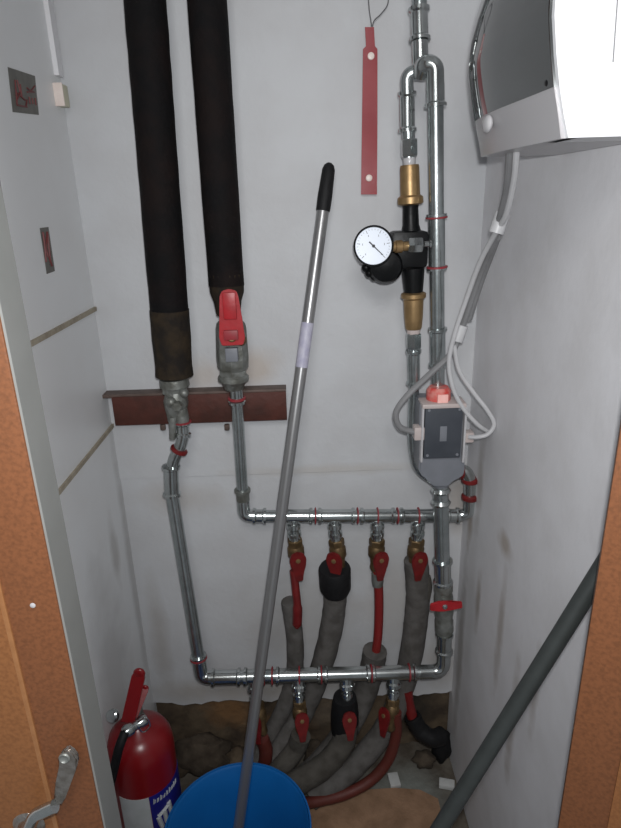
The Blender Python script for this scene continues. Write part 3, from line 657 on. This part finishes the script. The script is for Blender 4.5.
def on_line(y):                                             # point of the handle seen at image row y
    best = min((abs((lambda c: 414 - FPX*c.y/-c.z)(M3.transposed() @ (pa+dmop*(Lm*i/800)-CAM)) - y), i) for i in range(801)); return pa + dmop*(Lm*best[1]/800)
la, lb_ = on_line(323), on_line(367)
put('label_wrap', MB().tube([la, lb_], .0119, 18), m_label, mp_, 'pale lilac sticker around the tube')
put('print_block', MB().box(lerp(la, lb_, .5) + V((0, -.0112, 0)), (.012, .0018, .03), dmop.to_track_quat('Z', 'Y').to_matrix()), m_boxg, mp_) if False else None

# dark pole on the right
qa, qb = P(603, 567, .54), P(440, 828, .53); dq = (qb-qa).normalized()
base = qa + dq*((qa.z-.004)/-dq.z)
ta = qa + dq*((XR-.014-qa.x)/dq.x)
dpole = thing('broom_pole', 'dark grey-green pole leaning against the right wall behind right door leaf', 'pole', base)
put('shaft', MB().tube([ta, base], .0100, 20), m_tubel, dpole)
put('end_cap', MB().tube([ta-dq*.002, ta+dq*.03], .0108, 18), m_rubber, dpole)

# ------------------------------------------------------------------ fire extinguisher
RX = .066
ye = .918; ex = P(176, 765, ye).x - RX; zs = P(140, 718, ye).z
xt = thing('fire_extinguisher', 'red fire extinguisher standing against left wall beside blue bucket', 'fire extinguisher', (ex, ye, 0))
ec = V((ex, ye, 0)); zb_top = zs - .02
put('cylinder', MB().lathe(ec + V((0, 0, .002)), (0, 0, 1), [(0, RX*.92), (.01, RX), (zb_top-.055, RX), (zb_top-.035, RX*.965), (zb_top-.018, RX*.85), (zb_top-.004, RX*.62), (zb_top+.004, RX*.36), (zb_top+.012, .018)], 48), m_ext, xt)
zl = P(140, 800, ye-RX).z                                    # label starts here
def label_patch(a0, a1, z0, z1, m_, name, label, dr=.0006, slope=0):
    m = MB(); n_ = 16; A = []; B = []
    for i in range(n_+1):
        a_ = lerp(a0, a1, i/n_); d = V((math.sin(a_), -math.cos(a_), 0)); zt = z1 + slope*(i/n_)
        A.append((m.b.verts.new(ec+d*(RX+dr)+V((0, 0, z0))), m.b.verts.new(ec+d*(RX+dr)+V((0, 0, zt)))))
        B.append((m.b.verts.new(ec+d*(RX-.001)+V((0, 0, z0))), m.b.verts.new(ec+d*(RX-.001)+V((0, 0, zt)))))
    for i in range(n_):
        m.b.faces.new((A[i][0], A[i+1][0], A[i+1][1], A[i][1])); m.b.faces.new((B[i][0], B[i][1], B[i+1][1], B[i+1][0]))
        m.b.faces.new((A[i][1], A[i+1][1], B[i+1][1], B[i][1])); m.b.faces.new((A[i][0], B[i][0], B[i+1][0], A[i+1][0]))
    m.b.faces.new((A[0][0], A[0][1], B[0][1], B[0][0])); m.b.faces.new((A[-1][0], B[-1][0], B[-1][1], A[-1][1]))
    return put(name, m, m_, xt, label)
label_patch(-.55, .36, .06, zl, m_lwhite, 'white_label', 'white label panel')
lb2 = label_patch(.37, 1.9, .06, zl, m_lblue, 'blue_label', 'dark blue label panel with white lettering')
m = MB()                                                     # white lettering strokes on the blue panel
def stroke(a0, z0, a1, z1, w):
    d0, d1 = [V((math.sin(a), -math.cos(a), 0)) for a in (a0, a1)]
    p, q = ec+d0*(RX+.0005)+V((0, 0, z0)), ec+d1*(RX+.0005)+V((0, 0, z1)); m.tube([p, q], w, 6)
for i in range(9):                                           # small row of letters along the top
    a_ = .48 + i*.105; z_ = zl-.016; k_ = (.006, .0045, .006, .003, .0055, .006, .004, .006, .005)[i]
    stroke(a_, z_-.005, a_+.02, z_-.005+2*k_, .0011); stroke(a_+.035, z_-.004, a_+.055, z_+.004, .0011)
for a_, z0_, z1_, a2 in ((.55, zl-.058, zl-.045, .95), (.55, zl-.060, zl-.09, .62), (.75, zl-.05, zl-.085, .78), (.92, zl-.04, zl-.08, .98)): stroke(a_, z0_, a2, z1_, .005)
put('lettering', m, m_lwhite, lb2, 'white lettering')
zn = zb_top+.012
put('valve_head', MB().lathe(ec + V((0, 0, zn-.004)), (0, 0, 1), [(0, .019), (.012, .019), (.014, .0155), (.035, .0155), (.04, .011)], 16), m_dull, xt)
m = MB(); pA, pB = P(128, 722, ye-.03), P(140, 670, ye+.0)      # two red squeeze levers rising away from the valve
def flatbar(m, a, b, w0, w1, th):
    d = (b-a).normalized(); s_ = d.cross(V((0, -1, .3))).normalized(); nn_ = s_.cross(d)
    n_ = 8; rings = []
    for i in range(n_+1):
        c = lerp(a, b, i/n_); w = lerp(w0, w1, i/n_)
        if i == n_: w *= .55
        rings.append([m.b.verts.new(c + s_*(w*x) + nn_*(th*y)) for x, y in ((-1, -1), (-.6, -1.5), (.6, -1.5), (1, -1), (1, 1), (-1, 1))])
    m.skin(rings); m.ball(b - d*w1*.5, w1*.92, (1, .5, 1), 12)
flatbar(m, pA, pB, .0125, .0125, .0035); put('squeeze_lever', m, m_ext, xt, 'red squeeze lever')
m = MB(); flatbar(m, P(133, 716, ye-.02), P(146, 686, ye+.015), .009, .008, .003); put('carry_handle', m, m_ext, xt, 'red carry handle')
put('gauge', MB().lathe(P(114, 715, ye-.02), (-.35, -1, .5), [(0, .012), (.008, .0125), (.010, .010)], 18), m_chrome, xt, 'small chrome gauge')
m = MB().lathe(P(124, 733, ye-.055), P(141, 722, ye-.03)-P(124, 733, ye-.055), [(0, .010), (.006, .0125), (.016, .0125), (.018, .009), (.03, .009), (.034, .0115), (.045, .0115), (.048, .006)], 12); put('hose_union', m, m_chrome, xt)
put('discharge_hose', MB().tube(spline([P(125, 732, ye-.058), P(119, 748, ye-.075), P(115, 765, ye-.078), P(109, 790, ye-.076), P(104, 815, ye-.07)], 7), .0085, 12), m_rubber, xt, 'black discharge hose')
put('safety_pin', MB().tube(spline([P(138, 722, ye-.04), P(146, 718, ye-.035), P(150, 726, ye-.03), P(143, 732, ye-.035), P(137, 726, ye-.045)], 6), .0014, 6), m_chrome, xt)

# ------------------------------------------------------------------ small things on the left wall
def on_left(name, quad, label, cat):
    t = thing(name, label, cat, PX(*quad[3], XL))
    put('plate', MB().prism([PX(x, y, XL+.0008) for x, y in quad], (-.0008+.0002, 0, 0)), m_plate, t)
    return t
def lstroke(m, p, q, w=.0016):
    a, c = PX(*p, XL+.0012), PX(*q, XL+.0012); m.tube([a, c], w, 6)
s1 = on_left('wall_sticker', [(8, 67), (35, 76), (39, 115), (13, 112)], 'upper square grey sticker with dark red figures on left wall', 'sticker')
m = MB()
for p, q in (((15, 80), (17, 105)), ((17, 105), (27, 107)), ((17, 80), (20, 92)), ((20, 92), (17, 100)), ((16, 92), (25, 100)), ((20, 84), (22, 98)), ((27, 100), (26, 106)), ((27, 88), (31, 91)), ((31, 91), (35, 86)), ((29, 97), (30, 104)), ((32, 98), (33, 104)), ((35, 98), (36, 105)), ((27, 92), (34, 92))): lstroke(m, p, q, .0013)
put('print', m, m_print, s1, 'dark red figures')
s2 = on_left('wall_sticker', [(40, 228), (48.5, 227), (55, 271), (47, 274)], 'lower narrow grey sticker with dark red slash on left wall', 'sticker')
m = MB()
for p, q in (((42.5, 232), (46, 252)), ((47, 232), (46, 249)), ((46, 249), (52, 266)), ((48.5, 246), (50, 256)), ((44, 240), (46, 262)), ((47.5, 234), (50.5, 262)), ((43, 233), (48, 257))): lstroke(m, p, q, .0018)
put('print', m, m_print, s2, 'dark red slash mark')
q = PX(60, 97, XL)
cb = thing('cable_box', 'small cream plastic box in the upper left wall corner', 'box', (XL, 1.165, q.z-.02))
put('body', MB().box((XL+.007, 1.172, q.z), (.016, .028, .034), bev=.002), m_cream, cb)
put('front_rim', MB().box((XL+.0075, 1.1575, q.z), (.016, .003, .036), bev=.001), m_rivet, cb)

# ------------------------------------------------------------------ debris on the floor
def rock(name, label, cat, p, s, m_, group=None, seed=0):
    rng = random.Random(seed); m = MB(); g_ = bmesh.ops.create_icosphere(m.b, subdivisions=3, radius=1)['verts']
    for v in g_:
        k = 1 + rng.uniform(-.06, .06) + .16*math.sin(v.co.x*4+seed)*math.cos(v.co.y*5+v.co.z*4); v.co = V((v.co.x*s[0]*k, v.co.y*s[1]*k, max(v.co.z*s[2]*k, -s[2]*.75))) + V(p)
    lo = min(v.co.z for v in m.b.verts)
    for v in m.b.verts: v.co.z += (.0005 - lo) if p[2] == 0 else 0
    return tag(put(name, m, m_, sharp=60), label, cat, group)
GR = 'lumps of broken plaster along the back wall'
rl = [((176, 742), (.06, .035, .028), 'brown plaster lump on the floor right behind the extinguisher'), ((208, 728), (.075, .035, .06), 'wide brown plaster lump on the floor behind bucket, against the wall'),
      ((240, 752), (.035, .03, .03), 'small brown plaster lump right at the mop handle behind the bucket'),
      ((318, 735), (.04, .03, .04), 'brown plaster lump under lower manifold between the second and third valves'),
      ((352, 752), (.03, .025, .03), 'small brown plaster lump behind the bend of the rust red hose'),
      ((424, 752), (.03, .025, .022), 'small grey plaster lump below the short black hose')]
for i, ((x, y), s, lb) in enumerate(rl):
    q = PZ(x, y+12, 0); rock('plaster_lump', lb, 'rubble', (q.x, min(q.y, YB-.02), 0), s, m_stone if i % 2 else m_masonry, GR, i)
q = PZ(445, 750, .02); rock('black_rag', 'crumpled black lump in the right corner behind the pole', 'rag', (q.x-.012, q.y, 0), (.026, .03, .05), m_rubber, None, 21)
q = PZ(394, 782, 0); m = MB(); m.box((q.x, q.y, .006), (.026, .036, .011), Matrix.Rotation(.1, 3, 'Z'), .001); tag(put('tile_chip', m, m_chip), 'white tile chip on the floor right of the rust red hose', 'chip', 'white chips on the floor')
q = PZ(449, 786, 0); m = MB(); m.box((q.x-.006, q.y, .007), (.038, .022, .013), Matrix.Rotation(-.25, 3, 'Z'), .002); tag(put('tile_chip', m, m_chip), 'white tile chip on the floor beside the dark leaning pole', 'chip', 'white chips on the floor')
q = [PZ(x, y, .002) for x, y in ((305, 806), (330, 802), (365, 791), (395, 789), (420, 791), (438, 800), (444, 828), (446, 850), (300, 850))]
tag(put('board_scrap', MB().prism([(p.x, p.y, .0025) for p in q], (0, 0, .004)), m_tan), 'tan scrap of board lying on the floor right of the bucket', 'board')
q = P(362, 742, 1.06); rock('plaster_flake', 'pale bluish plaster flake between the black sleeve and the rust red hose', 'rubble', (q.x, q.y+.03, q.z-.03), (.010, .008, .028), m_chip, None, 31) if False else None

# ------------------------------------------------------------------ light
ld = bpy.data.lights.new('phone_flash', 'AREA'); ld.shape = 'DISK'; ld.size = .02; ld.energy = 5.9; ld.color = (.98, .99, 1)
lo = bpy.data.objects.new('phone_flash', ld); COL.objects.link(lo)
lo.matrix_world = Matrix.Translation(CAM + M3 @ V((.012, .035, .004))) @ M3.to_4x4()
rd = bpy.data.lights.new('room_fill', 'AREA'); rd.size = .4; rd.energy = 7; rd.color = (1, .985, .97)  # added fill behind the camera, softens the flash and lifts the side walls
ro = bpy.data.objects.new('room_fill', rd); COL.objects.link(ro); ro.location = (-.05, -.45, 2.0)
ro.rotation_euler = (V((0, .9, .9))-ro.location).to_track_quat('-Z', 'Y').to_euler()
w = bpy.data.worlds.new('world'); S.world = w; w.use_nodes = True
w.node_tree.nodes['Background'].inputs[0].default_value = (.8, .85, .9, 1); w.node_tree.nodes['Background'].inputs[1].default_value = .24
S.view_settings.view_transform = 'Standard'; S.view_settings.look = 'None'; S.view_settings.exposure = 0; S.view_settings.gamma = 1
